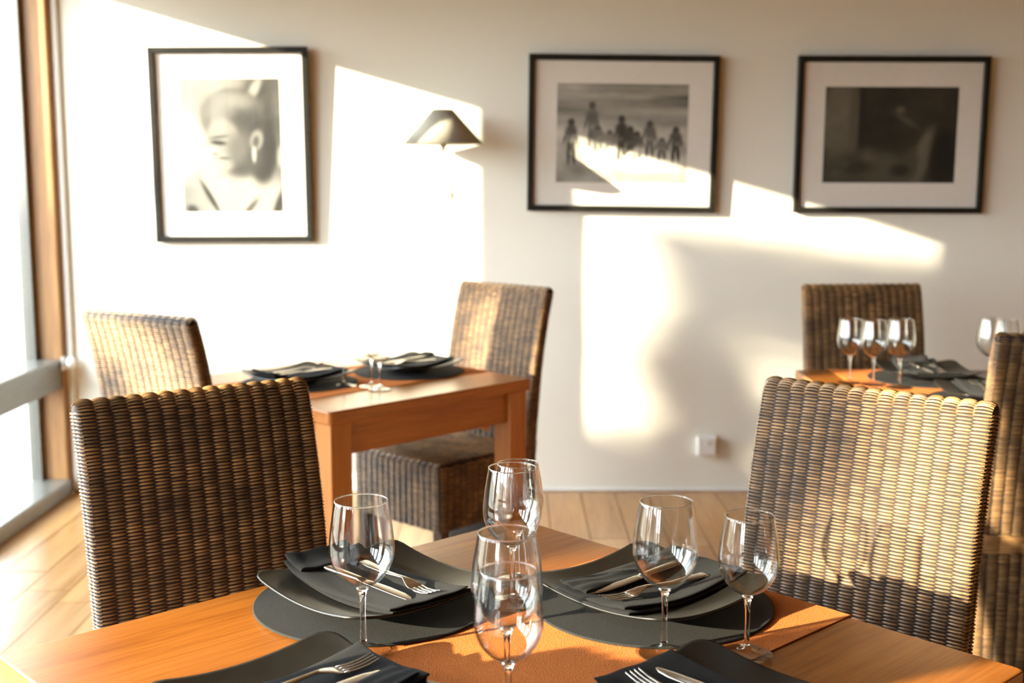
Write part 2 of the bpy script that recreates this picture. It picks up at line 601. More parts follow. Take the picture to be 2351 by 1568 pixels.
# ------------------------------------------------------------------ rattan chairs
def weave(arrs, Pf, Nf, u0, u1, L, cw, pitch=0.0031, t=0.00172, amp=0.0023, v_start=0.0, seed=0):
    """short strand lengths passing over stakes, alternating column by column"""
    rng = np.random.default_rng(seed)
    nc = max(1, int(round((u1 - u0) / cw)))
    cw = (u1 - u0) / nc
    nr = int((L - v_start) / pitch)
    segs = [(i, j) for i in range(nr) for j in range(nc) if (i + j) % 2 == 0]
    I = np.array([s[0] for s in segs])
    J = np.array([s[1] for s in segs])
    n = len(segs)
    k = np.array([-1.12, -0.62, 0.0, 0.62, 1.12])
    hk = np.array([-0.0030, 0.45 * amp, amp, 0.45 * amp, -0.0030])
    w = np.array([-1.0, 0.0, 1.0])
    hw = np.array([-0.0022, 0.0011, -0.0022])
    U = u0 + (J[:, None, None] + 0.5 + 0.5 * k[None, :, None]) * cw + 0 * w[None, None, :]
    jit = rng.normal(0, 0.00022, n)
    tilt = rng.normal(0, 0.00022, n)
    tt = t * rng.uniform(0.85, 1.12, n)
    V = v_start + (I[:, None, None] + 0.5) * pitch + jit[:, None, None] + tilt[:, None, None] * k[None, :, None] + tt[:, None, None] * w[None, None, :]
    Hh = (hk[None, :, None] + hw[None, None, :]) * np.ones((n, 1, 1)) + rng.normal(0, 0.0003, n)[:, None, None]
    V = np.clip(V, 0, L)
    U = np.clip(U, u0 - 0.004, u1 + 0.004)
    P = Pf(U, V) + Nf(U, V) * Hh[..., None]
    tone = np.clip(rng.normal(1.0, 0.17, n), 0.55, 1.5)
    arrs.append((P.reshape(n, 15, 3), tone))


SEG_FACES = np.array([(i * 3 + j, (i + 1) * 3 + j, (i + 1) * 3 + j + 1, i * 3 + j + 1) for i in range(4) for j in range(2)])


def weave_mesh(name, arrs):
    P = np.concatenate([a[0] for a in arrs])
    tone = np.concatenate([a[1] for a in arrs])
    n = len(P)
    F = (SEG_FACES[None] + (np.arange(n) * 15)[:, None, None]).reshape(-1, 4)
    me = bpy.data.meshes.new(name)
    me.vertices.add(n * 15)
    me.vertices.foreach_set('co', P.reshape(-1).astype(np.float32))
    me.loops.add(len(F) * 4)
    me.loops.foreach_set('vertex_index', F.reshape(-1).astype(np.int32))
    me.polygons.add(len(F))
    me.polygons.foreach_set('loop_start', (np.arange(len(F)) * 4).astype(np.int32))
    me.update(calc_edges=True)
    me.validate()
    me.shade_smooth()
    at = me.attributes.new('tone', 'FLOAT_COLOR', 'POINT')
    c = np.ones((n, 15, 4), np.float32)
    c[..., :3] = tone[:, None, None]
    at.data.foreach_set('color', c.reshape(-1))
    return me


CW, CT = 0.437, 0.046     # backrest width and thickness
HW = CW / 2
SEAT_Z, SEAT_F, SEAT_B = 0.452, -0.525, -0.085


def back_y(z):
    s = np.clip((np.asarray(z, float) - 0.43) / 0.57, 0, 1)
    return -0.10 + 0.055 * s + 0.045 * s ** 3


def make_path(pts):
    pts = np.array(pts)
    d = np.r_[0, np.cumsum(np.linalg.norm(np.diff(pts, axis=0), axis=1))]
    tg = np.gradient(pts, axis=0)
    tg /= np.linalg.norm(tg, axis=1)[:, None]
    return pts, d, tg


def build_chair_meshes():
    ms = {}
    R = CT / 2
    # --- backrest: path up the front, over the top, down the rear
    zs = np.linspace(0.43, 1.0 - R, 60)
    pts = [(back_y(z), z) for z in zs]
    yc = back_y(1.0 - R) + R
    for a in np.linspace(math.pi, 0, 15)[1:-1]:
        pts.append((yc + R * math.cos(a), 1.0 - R + R * math.sin(a)))
    for z in np.linspace(1.0 - R, 0.055, 95):
        pts.append((back_y(z) + CT, z))
    pts, d, tg = make_path(pts)

    def Pf(U, V):
        return np.stack([U, np.interp(V, d, pts[:, 0]), np.interp(V, d, pts[:, 1])], -1)

    def Nf(U, V):
        ty, tz = np.interp(V, d, tg[:, 0]), np.interp(V, d, tg[:, 1])
        return np.stack([0 * U, -tz, ty], -1)
    arrs = []
    weave(arrs, Pf, Nf, -HW + 0.003, HW - 0.003, d[-1], 0.0287, seed=1)
    for sgn in (-1, 1):
        def Ps(U, V, sgn=sgn):
            z = 0.055 + V
            return np.stack([sgn * (HW + 0 * U - 0.0015 * (2 * U / CT - 1) ** 8), back_y(z) + U, z], -1)

        def Ns(U, V, sgn=sgn):
            return np.stack([sgn + 0 * U, 0 * U, 0 * U], -1)
        weave(arrs, Ps, Ns, 0.001, CT - 0.001, 0.928, 0.022, seed=3 + sgn)
    ms['back_weave'] = weave_mesh('back_weave', arrs)
    # core of the backrest
    ring = []
    rc, ins = 0.006, 0.0012
    for (cx, cy, a0) in ((HW - rc, rc, -math.pi / 2), (HW - rc, CT - rc, 0), (-HW + rc, CT - rc, math.pi / 2), (-HW + rc, rc, math.pi)):
        for a in np.linspace(a0, a0 + math.pi / 2, 4):
            ring.append((cx + (rc - ins) * math.cos(a), cy + (rc - ins) * math.sin(a)))
    core = []
    for z in list(np.linspace(0.05, 0.955, 30)) + [0.97, 0.985, 0.993, 0.9975]:
        k = 1.0
        if z > 0.977:
            k = math.sqrt(max(0.0, 1 - ((z - 0.977) / 0.0215) ** 2))
        row = []
        for (xx, yy) in ring:
            row.append((xx * (1 - 0.05 * (1 - k)), back_y(z) + R + (yy - R) * k, z))
        core.append(row)
    core = np.array(core).transpose(1, 0, 2)
    ms['back_core'] = grid_mesh('back_core', core, True, True)
    # --- seat: path from the back of the seat forward, over the front edge, down the apron
    pts = [(yy, SEAT_Z) for yy in np.linspace(SEAT_B, SEAT_F + 0.02, 40)]
    for a in np.linspace(math.pi / 2, math.pi, 9)[1:]:
        pts.append((SEAT_F + 0.02 + 0.02 * math.cos(a), SEAT_Z - 0.02 + 0.02 * math.sin(a)))
    for z in np.linspace(SEAT_Z - 0.025, 0.225, 22):
        pts.append((SEAT_F, z))
    pts2, d2_, tg2 = make_path(pts)

    def P2(U, V):
        return np.stack([U, np.interp(V, d2_, pts2[:, 0]), np.interp(V, d2_, pts2[:, 1])], -1)

    def N2(U, V):
        ty, tz = np.interp(V, d2_, tg2[:, 0]), np.interp(V, d2_, tg2[:, 1])
        return np.stack([0 * U, tz, -ty], -1)
    arrs = []
    weave(arrs, P2, N2, -HW + 0.012, HW - 0.012, d2_[-1], 0.0287, seed=11)
    for sgn in (-1, 1):
        def P3(U, V, sgn=sgn):
            return np.stack([0 * U + sgn * HW, SEAT_B - U, SEAT_Z - 0.008 - V], -1)

        def N3(U, V, sgn=sgn):
            return np.stack([0 * U + sgn, 0 * U, 0 * U], -1)
        weave(arrs, P3, N3, 0.002, SEAT_B - SEAT_F - 0.008, SEAT_Z - 0.235, 0.0287, seed=13 + sgn)
    ms['seat_weave'] = weave_mesh('seat_weave', arrs)
    bm = bmesh.new()
    add_box(bm, -HW + 0.0015, HW - 0.0015, SEAT_F + 0.0015, SEAT_B + 0.02, 0.222, SEAT_Z - 0.0015)
    bmesh.ops.bevel(bm, geom=list(bm.edges), offset=0.014, segments=3, profile=0.5, affect='EDGES')
    ms['seat'] = mesh_bm('seat', bm)
    ms['front_leg'] = boxes('leg', [(-0.02, 0.02, -0.02, 0.02, 0.0, 0.235)], 0.003)
    ms['rear_leg'] = boxes('leg', [(-0.019, 0.019, -0.018, 0.018, 0.0, 0.07)], 0.003)
    # woven band across the back at seat height
    arrs = []

    def P4(U, V):
        return np.stack([U, back_y(0.43 + V) + CT + 0.0035, 0.415 + V], -1)

    def N4(U, V):
        return np.stack([0 * U, 0 * U + 1, 0 * U], -1)
    weave(arrs, P4, N4, -HW + 0.006, HW - 0.006, 0.050, 0.050, pitch=0.0045, t=0.0042, amp=0.002, seed=21)
    weave(arrs, P4, N4, -HW + 0.006, HW - 0.006, 0.050, 0.061, pitch=0.0045, t=0.0042, amp=0.0012, seed=22)
    ms['band'] = weave_mesh('band', arrs)
    return ms


CM = build_chair_meshes()


def chair_proto():
    c = empty('wicker_chair')
    b = link('backrest', CM['back_core'], M['core'], c)
    tag(link('strand', CM['back_weave'], M['rattan'], b), kind='stuff')
    s = link('seat', CM['seat'], M['core'], c)
    tag(link('strand', CM['seat_weave'], M['rattan'], s), kind='stuff')
    bd = link('band', CM['band'], M['rattan'], c)
    tag(bd, kind='stuff')
    for sx in (-1, 1):
        link('leg', CM['front_leg'], M['dark_leg'], c, (sx * (HW - 0.028), SEAT_F + 0.03, 0))
        link('leg', CM['rear_leg'], M['dark_leg'], c, (sx * (HW - 0.026), -0.10 + CT / 2, 0))
    return c


CHAIRS = [
    ('dark shaded wicker chair tucked under the nearest table, beside the window side floor', (-0.569, 2.164), 35.5),
    ('sunlit tan wicker chair at the nearest table, in front of the white wall socket', (0.652, 2.162), -40.5),
    ('pale wicker chair with its seat in view, at the table below the wall lamp', (-0.036, 4.372), -43.0),
    ('pale wicker chair seen from behind beside the window, under the child portrait', (-1.075, 3.384), 148.6),
    ('brown wicker chair against the wall behind three wine glasses, under the dark photograph', (1.268, 4.36), 4.0),
    ('dark brown wicker chair seen from behind, cut off beside the sunlit chair', (1.415, 2.93), 176.0),
    ('wicker chair on the window side of the nearest table, its back toward the viewer', (-0.640, 0.985), 137.0 - 180.0 + 180.0),
]
proto = None
for i, (lab, pos, yaw) in enumerate(CHAIRS):
    if proto is None:
        proto = chair_proto()
        c = proto
    else:
        c = copy_tree(proto)
    a = math.radians(yaw)
    px, py = pos
    if 90 < yaw < 270:          # measured on the rear face: step forward by the thickness
        px -= -math.sin(a) * CT
        py -= math.cos(a) * CT
    c.location = (px, py, 0)
    c.rotation_euler = (0, 0, a)
    tag(c, lab, 'chair', 'wicker dining chairs')


# ------------------------------------------------------------------ place settings
PR = 0.175                 # plate half diagonal


def plate_z(r):
    return 0.010 + 0.028 * (np.asarray(r) / PR) ** 2.1


def plate_meshes():
    # square plate with rounded corners, corners swept up; corners on the local axes' diagonals
    n = 96
    hs, rc = 0.1335, 0.030
    ang = np.linspace(0, 2 * math.pi, n, endpoint=False)
    # superellipse-like rounded square outline by ray marching
    edge = []
    for a in ang:
        dx, dy = math.cos(a), math.sin(a)
        lo, hi = 0.0, 0.25
        for _ in range(40):
            m_ = (lo + hi) / 2
            x_, y_ = abs(dx * m_), abs(dy * m_)
            qx, qy = max(x_ - (hs - rc), 0), max(y_ - (hs - rc), 0)
            inside = (x_ <= hs and y_ <= hs) and (math.hypot(qx, qy) <= rc)
            if inside:
                lo = m_
            else:
                hi = m_
        edge.append(lo)
    edge = np.array(edge)
    fr = np.array([0.0, 0.12, 0.25, 0.4, 0.55, 0.7, 0.82, 0.91, 0.97, 1.0])
    top = []
    for f in fr:
        r = edge * f
        top.append(np.stack([r * np.cos(ang), r * np.sin(ang), plate_z(r)], 1))
    th = 0.0045
    under = []
    for f in fr[::-1]:
        r = edge * f * 0.995
        under.append(np.stack([r * np.cos(ang), r * np.sin(ang), plate_z(r) - th], 1))
    mid = top[-1].copy()
    mid[:, :2] *= 1.006
    mid[:, 2] -= th / 2
    rows = top + [mid] + under
    P = np.array(rows).transpose(1, 0, 2)
    me = grid_mesh('plate', P, True, True)
    bm = bmesh.new()
    bm.from_mesh(me)
    bmesh.ops.remove_doubles(bm, verts=bm.verts, dist=1e-5)
    bmesh.ops.recalc_face_normals(bm, faces=bm.faces)
    bm.to_mesh(me)
    bm.free()
    me.shade_smooth()
    foot = lathe('foot_ring', [(0.046, 0.0068), (0.046, 0.0), (0.053, 0.0), (0.053, 0.0074)], 48)
    return me, foot


PLATE, PLATE_FOOT = plate_meshes()
MAT = lathe('placemat', [(0, 0.0), (0.178, 0.0), (0.180, 0.0012), (0.180, 0.0030), (0.1785, 0.0040), (0, 0.0040)], 96, False)


def napkin_mesh(seed, rolled):
    """folded linen laid on the curved plate; long side along local y (towards the middle of the table)"""
    rng = random.Random(seed)
    bm = bmesh.new()
    hx, hy = 0.072, 0.136
    A = np.sin(np.linspace(-math.pi / 2, math.pi / 2, 23))
    B = np.sin(np.linspace(-math.pi / 2, math.pi / 2, 37))
    #         lift     x shift  scale x  y range       half thickness
    layers = [(0.0012, 0.0, 1.0, (-1.0, 1.0), 0.0031), (0.0066, 0.003, 0.975, (-0.985, 0.99), 0.0030)]
    if rolled:
        layers.append((0.0124, 0.012, 0.80, (-1.02, -0.66), 0.0034))
    else:
        layers.append((0.0124, 0.046, 0.36, (-0.96, 0.90), 0.0036))
    for li, (off, sx, sc, (b0, b1), ht) in enumerate(layers):
        ph = rng.random() * 6
        gt, gb = [], []
        for a in A:
            rt, rb = [], []
            for b in B:
                bb = (b0 + b1) / 2 + (b1 - b0) / 2 * b
                x_ = a * hx * sc + sx + 0.0022 * math.sin(3.1 * bb + ph)
                y_ = bb * hy + 0.0016 * math.sin(2.3 * a + ph)
                base = float(plate_z(math.hypot(x_, y_) * 0.92))
                wav = 0.0011 * math.sin(5 * bb + 2.0 * a + ph) + 0.0008 * math.sin(8 * a - 3 * bb + ph * 2)
                if li == 2:
                    wav += 0.0018 * math.sin(11 * bb + ph) * (1 - abs(a)) + 0.002 * (1 - a * a)
                elif li == 1:
                    wav = wav * 0.8 + 0.0006
                else:
                    wav = 0.0
                lift = 0.0
                if bb < -0.78 and rolled:
                    lift = 0.006 * ((-bb - 0.78) / 0.22) ** 1.5
                e = max(abs(a), abs(b))
                half = ht * math.sqrt(max(0.0, 1 - e ** 14)) + 0.00025
                z_ = base + off + ht + wav + lift
                rt.append(bm.verts.new((x_, y_, z_ + half)))
                rb.append(bm.verts.new((x_, y_, z_ - half)))
            gt.append(rt)
            gb.append(rb)
        nx, ny = len(A), len(B)
        for i in range(nx - 1):
            for j in range(ny - 1):
                bm.faces.new((gt[i][j], gt[i + 1][j], gt[i + 1][j + 1], gt[i][j + 1]))
                bm.faces.new((gb[i][j], gb[i][j + 1], gb[i + 1][j + 1], gb[i + 1][j]))
        rim = [(i, 0) for i in range(nx)] + [(nx - 1, j) for j in range(1, ny)] + [(i, ny - 1) for i in range(nx - 2, -1, -1)] + [(0, j) for j in range(ny - 2, 0, -1)]
        for k in range(len(rim)):
            p, q = rim[k], rim[(k + 1) % len(rim)]
            bm.faces.new((gt[p[0]][p[1]], gb[p[0]][p[1]], gb[q[0]][q[1]], gt[q[0]][q[1]]))
    return mesh_bm('napkin', bm, True)


def loft(bm, stations, nseg=10, squash=2.2):
    """stations: (y, x_center, half_width, z_center, half_thick); rounded section, closed ends"""
    rings = []
    for (y, xc, hw, zc, ht) in stations:
        ring = []
        for k in range(nseg):
            a = 2 * math.pi * k / nseg
            cx, cz = math.cos(a), math.sin(a)
            ring.append(bm.verts.new((xc + hw * math.copysign(abs(cx) ** (2 / squash), cx), y, zc + ht * math.copysign(abs(cz) ** (2 / squash), cz))))
        rings.append(ring)
    for a, b in zip(rings[:-1], rings[1:]):
        for k in range(nseg):
            k2 = (k + 1) % nseg
            bm.faces.new((a[k], a[k2], b[k2], b[k]))
    bm.faces.new(rings[0])
    bm.faces.new(rings[-1][::-1])


def cutlery_meshes():
    # fork: 0.205 long, handle towards -y, tines towards +y
    bm = bmesh.new()
    loft(bm, [(-0.102, 0, 0.006, 0.001, 0.001), (-0.098, 0, 0.0098, 0.001, 0.0016), (-0.07, 0, 0.0095, 0.0015, 0.0017), (-0.03, 0, 0.0062, 0.002, 0.0018),
              (0.005, 0, 0.0036, 0.0055, 0.0019), (0.022, 0, 0.0036, 0.0075, 0.0017), (0.034, 0, 0.0085, 0.0062, 0.0013), (0.046, 0, 0.0118, 0.0035, 0.0011),
              (0.056, 0, 0.0126, 0.002, 0.0010)], 12, 3.0)
    fork = mesh_bm('fork', bm, True)
    tines = []
    for k in range(4):
        xc = -0.0105 + 0.007 * k
        b2 = bmesh.new()
        loft(b2, [(0.0545, xc, 0.0021, 0.0021, 0.0010), (0.070, xc, 0.0018, 0.0018, 0.0010), (0.086, xc, 0.0015, 0.0036, 0.0009), (0.101, xc, 0.0011, 0.0075, 0.0007), (0.1035, xc, 0.0005, 0.0083, 0.0004)], 8, 2.4)
        tines.append(mesh_bm('tine', b2, True))
    bm = bmesh.new()
    loft(bm, [(-0.112, 0, 0.005, 0.003, 0.002), (-0.108, 0, 0.0085, 0.003, 0.0032), (-0.08, 0, 0.0088, 0.003, 0.0034), (-0.04, 0, 0.0072, 0.003, 0.0034), (-0.012, 0, 0.0058, 0.003, 0.0032), (-0.002, 0.0006, 0.0068, 0.003, 0.0022)], 12, 3.0)
    knife = mesh_bm('knife', bm, True)
    bm = bmesh.new()
    loft(bm, [(-0.003, 0.0006, 0.0062, 0.003, 0.0014), (0.01, 0.0, 0.0085, 0.003, 0.0009), (0.05, 0.0002, 0.0098, 0.003, 0.0009), (0.085, 0.0012, 0.0092, 0.003, 0.0008),
              (0.103, 0.0030, 0.0068, 0.003, 0.0007), (0.112, 0.0056, 0.0034, 0.003, 0.0006), (0.115, 0.0070, 0.0012, 0.003, 0.0004)], 10, 2.4)
    blade = mesh_bm('blade', bm, True)
    return fork, tines, knife, blade


FORK, TINES, KNIFE, BLADE = cutlery_meshes()
NAPS = [napkin_mesh(3, True), napkin_mesh(8, False)]
_first = {}


def once(key, maker):
    """build one of a kind, then copy it with its parts"""
    if key not in _first:
        _first[key] = maker()
        return _first[key]
    return copy_tree(_first[key])


def mk_plate():
    p = link('plate', PLATE, M['plate'])
    link('foot_ring', PLATE_FOOT, M['plate'], p)
    return p


def mk_fork():
    f = link('fork', FORK, M['steel'])
    for t in TINES:
        link('tine', t, M['steel'], f)
    return f


def mk_knife():
    k = link('knife', KNIFE, M['steel'])
    link('blade', BLADE, M['steel'], k)
    return k


def setting(pos, face, where, table, zt=0.7522, ni=0, jitter=0.0):
    """where: words that place it; table: words that name its table"""
    phi = math.atan2(-face[0], face[1])
    R = Matrix.Rotation(phi, 3, 'Z')
    x0, y0 = pos
    m_ = once('mat', lambda: link('placemat', MAT, M['mat']))
    m_.location = (x0, y0, zt)
    tag(m_, ('round charcoal placemat %s %s' % (where, table)).strip(), 'placemat', 'round charcoal placemats')
    p = once('plate', mk_plate)
    p.location = (x0, y0, zt + 0.0042)
    p.rotation_euler = (0, 0, phi + jitter)
    tag(p, ('square upswept black plate %s %s' % (where, table)).strip(), 'plate', 'square black plates')
    nk = once('nap%d' % ni, lambda: link('napkin', NAPS[ni], M['napkin']))
    nk.location = (x0, y0, zt + 0.0042)
    nk.rotation_euler = (0, 0, phi)
    tag(nk, ('folded black napkin %s %s' % (where, table)).strip(), 'napkin', 'folded black napkins')
    zc = zt + 0.0042 + 0.0302
    for key, mk, lx, ly, cat, dphi in (('fork', mk_fork, -0.026, 0.018, 'fork', -0.10), ('knife', mk_knife, 0.020, 0.0, 'knife', 0.04)):
        o = once(key, mk)
        off = R @ Vector((lx, ly, 0))
        o.location = (x0 + off.x, y0 + off.y, zc)
        o.rotation_euler = (0, 0, phi + dphi)
        tag(o, ('steel %s %s %s' % (cat, where, table)).strip(), cat, 'steel %s' % {'fork': 'forks', 'knife': 'knives'}[cat])


n1 = np.array([-math.sin(T1Y), math.cos(T1Y)])       # outward normal of the far left edge
near = 'on the nearest table'
setting((-0.205, 1.745), (-n1[0], -n1[1]), 'before the dark shaded chair', near, ni=0)
setting((0.208, 1.738), (-u1[0], -u1[1]), 'before the sunlit chair', near, ni=1)
setting((-0.248, 1.340), (u1[0], u1[1]), 'cut off by the lower photo edge, left of the glasses', '', ni=1)
setting((0.238, 1.312), (n1[0], n1[1]), 'cut off by the lower photo edge, right of the glasses', '', ni=0)
far2 = 'under the wall lamp'
setting((-0.660, 3.700), (e2[0], e2[1]), 'by the window side chair', far2, ni=0)
setting((-0.338, 3.925), (-e2[0], -e2[1]), 'by the chair with visible seat', far2, ni=1)
far3 = ''
setting((1.31, 3.775), (0, -1), 'by the brown chair at the wall', far3, ni=0)
setting((1.37, 3.39), (0, 1), 'by the cut off chair, far table', far3, ni=1)


# ------------------------------------------------------------------ wine glasses
def glass_meshes():
    # bowl, outer profile (r, z) from the stem upward
    outer = smooth_curve([(0.0050, 0.0895), (0.0130, 0.0930), (0.0250, 0.1010), (0.0360, 0.1145), (0.0425, 0.1320), (0.0435, 0.1470), (0.0415, 0.1690), (0.0385, 0.1890), (0.0352, 0.2075)], 7)
    tang = np.gradient(outer, axis=0)
    nrm = np.stack([tang[:, 1], -tang[:, 0]], 1)
    nrm /= np.linalg.norm(nrm, axis=1)[:, None]
    thick = np.linspace(0.0016, 0.0009, len(outer))
    inner = outer - nrm * thick[:, None]
    inner[0] = (0.0, outer[0][1] + 0.0035)
    inner = np.vstack([[0.0, outer[0][1] + 0.0035], inner[inner[:, 0] > 0.004]])
    prof = [(0.0, 0.0898)] + [tuple(p) for p in outer] + [(outer[-1][0] - 0.00045, 0.2081)] + [tuple(p) for p in inner[::-1]]
    prof[-1] = (0.0, prof[-1][1])
    bowl = lathe('bowl', prof, 64)
    sp = smooth_curve([(0.0044, 0.0150), (0.0040, 0.0300), (0.0037, 0.0500), (0.0040, 0.0700), (0.0052, 0.0820), (0.0085, 0.0893)], 6)
    stem = lathe('stem', [(0.0, 0.0148)] + [tuple(p) for p in sp] + [(0.0, 0.0890)], 48)
    fp = smooth_curve([(0.0370, 0.0008), (0.0372, 0.0020), (0.0300, 0.0030), (0.0170, 0.0050), (0.0085, 0.0088), (0.0046, 0.0150)], 6)
    foot = lathe('foot', [(0.0, 0.0004), (0.0360, 0.0004)] + [tuple(p) for p in fp] + [(0.0, 0.0152)], 48)
    bm = bmesh.new()
    R_, r_ = 0.0348, 0.00085
    rings = []
    for k in range(64):
        a = 2 * math.pi * k / 64
        rings.append([bm.verts.new(((R_ + r_ * math.cos(b)) * math.cos(a), (R_ + r_ * math.cos(b)) * math.sin(a), 0.2080 + r_ * math.sin(b))) for b in np.linspace(0, 2 * math.pi, 10, endpoint=False)])
    for k in range(64):
        for j in range(10):
            bm.faces.new((rings[k][j], rings[(k + 1) % 64][j], rings[(k + 1) % 64][(j + 1) % 10], rings[k][(j + 1) % 10]))
    rim = mesh_bm('rim', bm, True)
    return bowl, stem, rim, foot


BOWL, STEM, RIM, FOOT = glass_meshes()


def mk_glass():
    g = empty('wine_glass')
    link('bowl', BOWL, M['bowl'], g)
    link('stem', STEM, M['stem'], g)
    link('rim', RIM, M['stem'], g)
    link('foot', FOOT, M['bowl'], g)
    return g


def in_runner1(x_, y_):
    dx, dy = x_ - T1C[0], y_ - T1C[1]
    ly = dx * n1[0] + dy * n1[1]
    return 0.48 - 0.73 < ly < 0.48 - 0.24


GL = [
    ((-0.199, 1.551), 1.0, 'large wine glass in front of the dark shaded chair and its plate', None),
    ((0.203, 1.547), 1.0, 'large wine glass in front of the plate on the orange runner, beside a smaller glass', None),
    ((0.312, 1.541), 0.915, 'small wine glass standing before the sunlit wicker chair', None),
    ((-0.006, 1.405), 1.0, 'large wine glass of the front pair, its rim above the smaller one', None),
    ((-0.004, 1.318), 0.915, 'small wine glass nearest the viewer, at the bottom edge of the photo', None),
    ((0.0005, 1.735), 1.0, 'large wine glass of the middle pair before the far table corner', None),
    ((0.009, 1.835), 0.915, 'small wine glass behind the large one, at the far corner of the nearest table', None),
    ((-0.512, 3.640), 1.0, 'faint wine glass nearest the window on the small table under the lamp', 2),
    ((-0.428, 3.630), 1.0, 'second wine glass from the window on the small table under the lamp', 2),
    ((-0.398, 3.585), 0.915, 'small wine glass furthest from the window on the small table under the lamp', 2),
    ((1.045, 3.700), 0.955, 'leftmost of three wine glasses in front of the brown chair at the wall', 3),
    ((1.108, 3.665), 0.955, 'middle one of three wine glasses in front of the brown chair at the wall', 3),
    ((1.172, 3.615), 1.0, 'rightmost of three wine glasses in front of the brown chair at the wall', 3),
    ((1.455, 3.640), 1.0, 'wine glass rising above the back of the cut off chair, half hidden', 3),
    ((1.520, 3.690), 0.955, 'wine glass almost hidden behind the top of the cut off chair', 3),
]
for (gx, gy), s, lab, tb in GL:
    g = once('glass', mk_glass)
    if tb is None:
        z = 0.7523 if in_runner1(gx, gy) else 0.7502
    elif tb == 2:
        z = 0.7523
    else:
        z = 0.7523 if abs(gx - T3C[0]) < 0.26 else 0.7502
    g.location = (gx, gy, z)
    g.rotation_euler = (0, 0, gx * 9)
    g.scale = (s, s, s)
    tag(g, lab, 'wine glass', 'stemmed wine glasses')


# ------------------------------------------------------------------ framed photographs
def blob(X, Y, cx, cy, rx, ry, ang=0.0, soft=0.25):
    c, s = math.cos(ang), math.sin(ang)
    dx, dy = X - cx, Y - cy
    q = np.sqrt(((dx * c + dy * s) / rx) ** 2 + ((-dx * s + dy * c) / ry) ** 2)
    return 1 / (1 + np.exp((q - 1) / max(soft * 0.35, 1e-3)))


def field(nx, ny, seed, sx=1.0, sy=1.0):
    rng = np.random.default_rng(seed)
    out = np.zeros((ny, nx))
    yy, xx = np.mgrid[0:ny, 0:nx]
    for o in range(1, 6):
        gx, gy = max(2, int(3 * 2 ** o * sx)), max(2, int(3 * 2 ** o * sy))
        g = rng.random((gy + 1, gx + 1))
        fx, fy = xx / (nx - 1) * (gx - 1e-3), yy / (ny - 1) * (gy - 1e-3)
        ix, iy = fx.astype(int), fy.astype(int)
        tx, ty = fx - ix, fy - iy
        tx, ty = tx * tx * (3 - 2 * tx), ty * ty * (3 - 2 * ty)
        v = (g[iy, ix] * (1 - tx) + g[iy, ix + 1] * tx) * (1 - ty) + (g[iy + 1, ix] * (1 - tx) + g[iy + 1, ix + 1] * tx) * ty
        out += v / 2 ** o
    return out - 0.48


def paint(img, mask, val):
    return img * (1 - mask) + val * mask


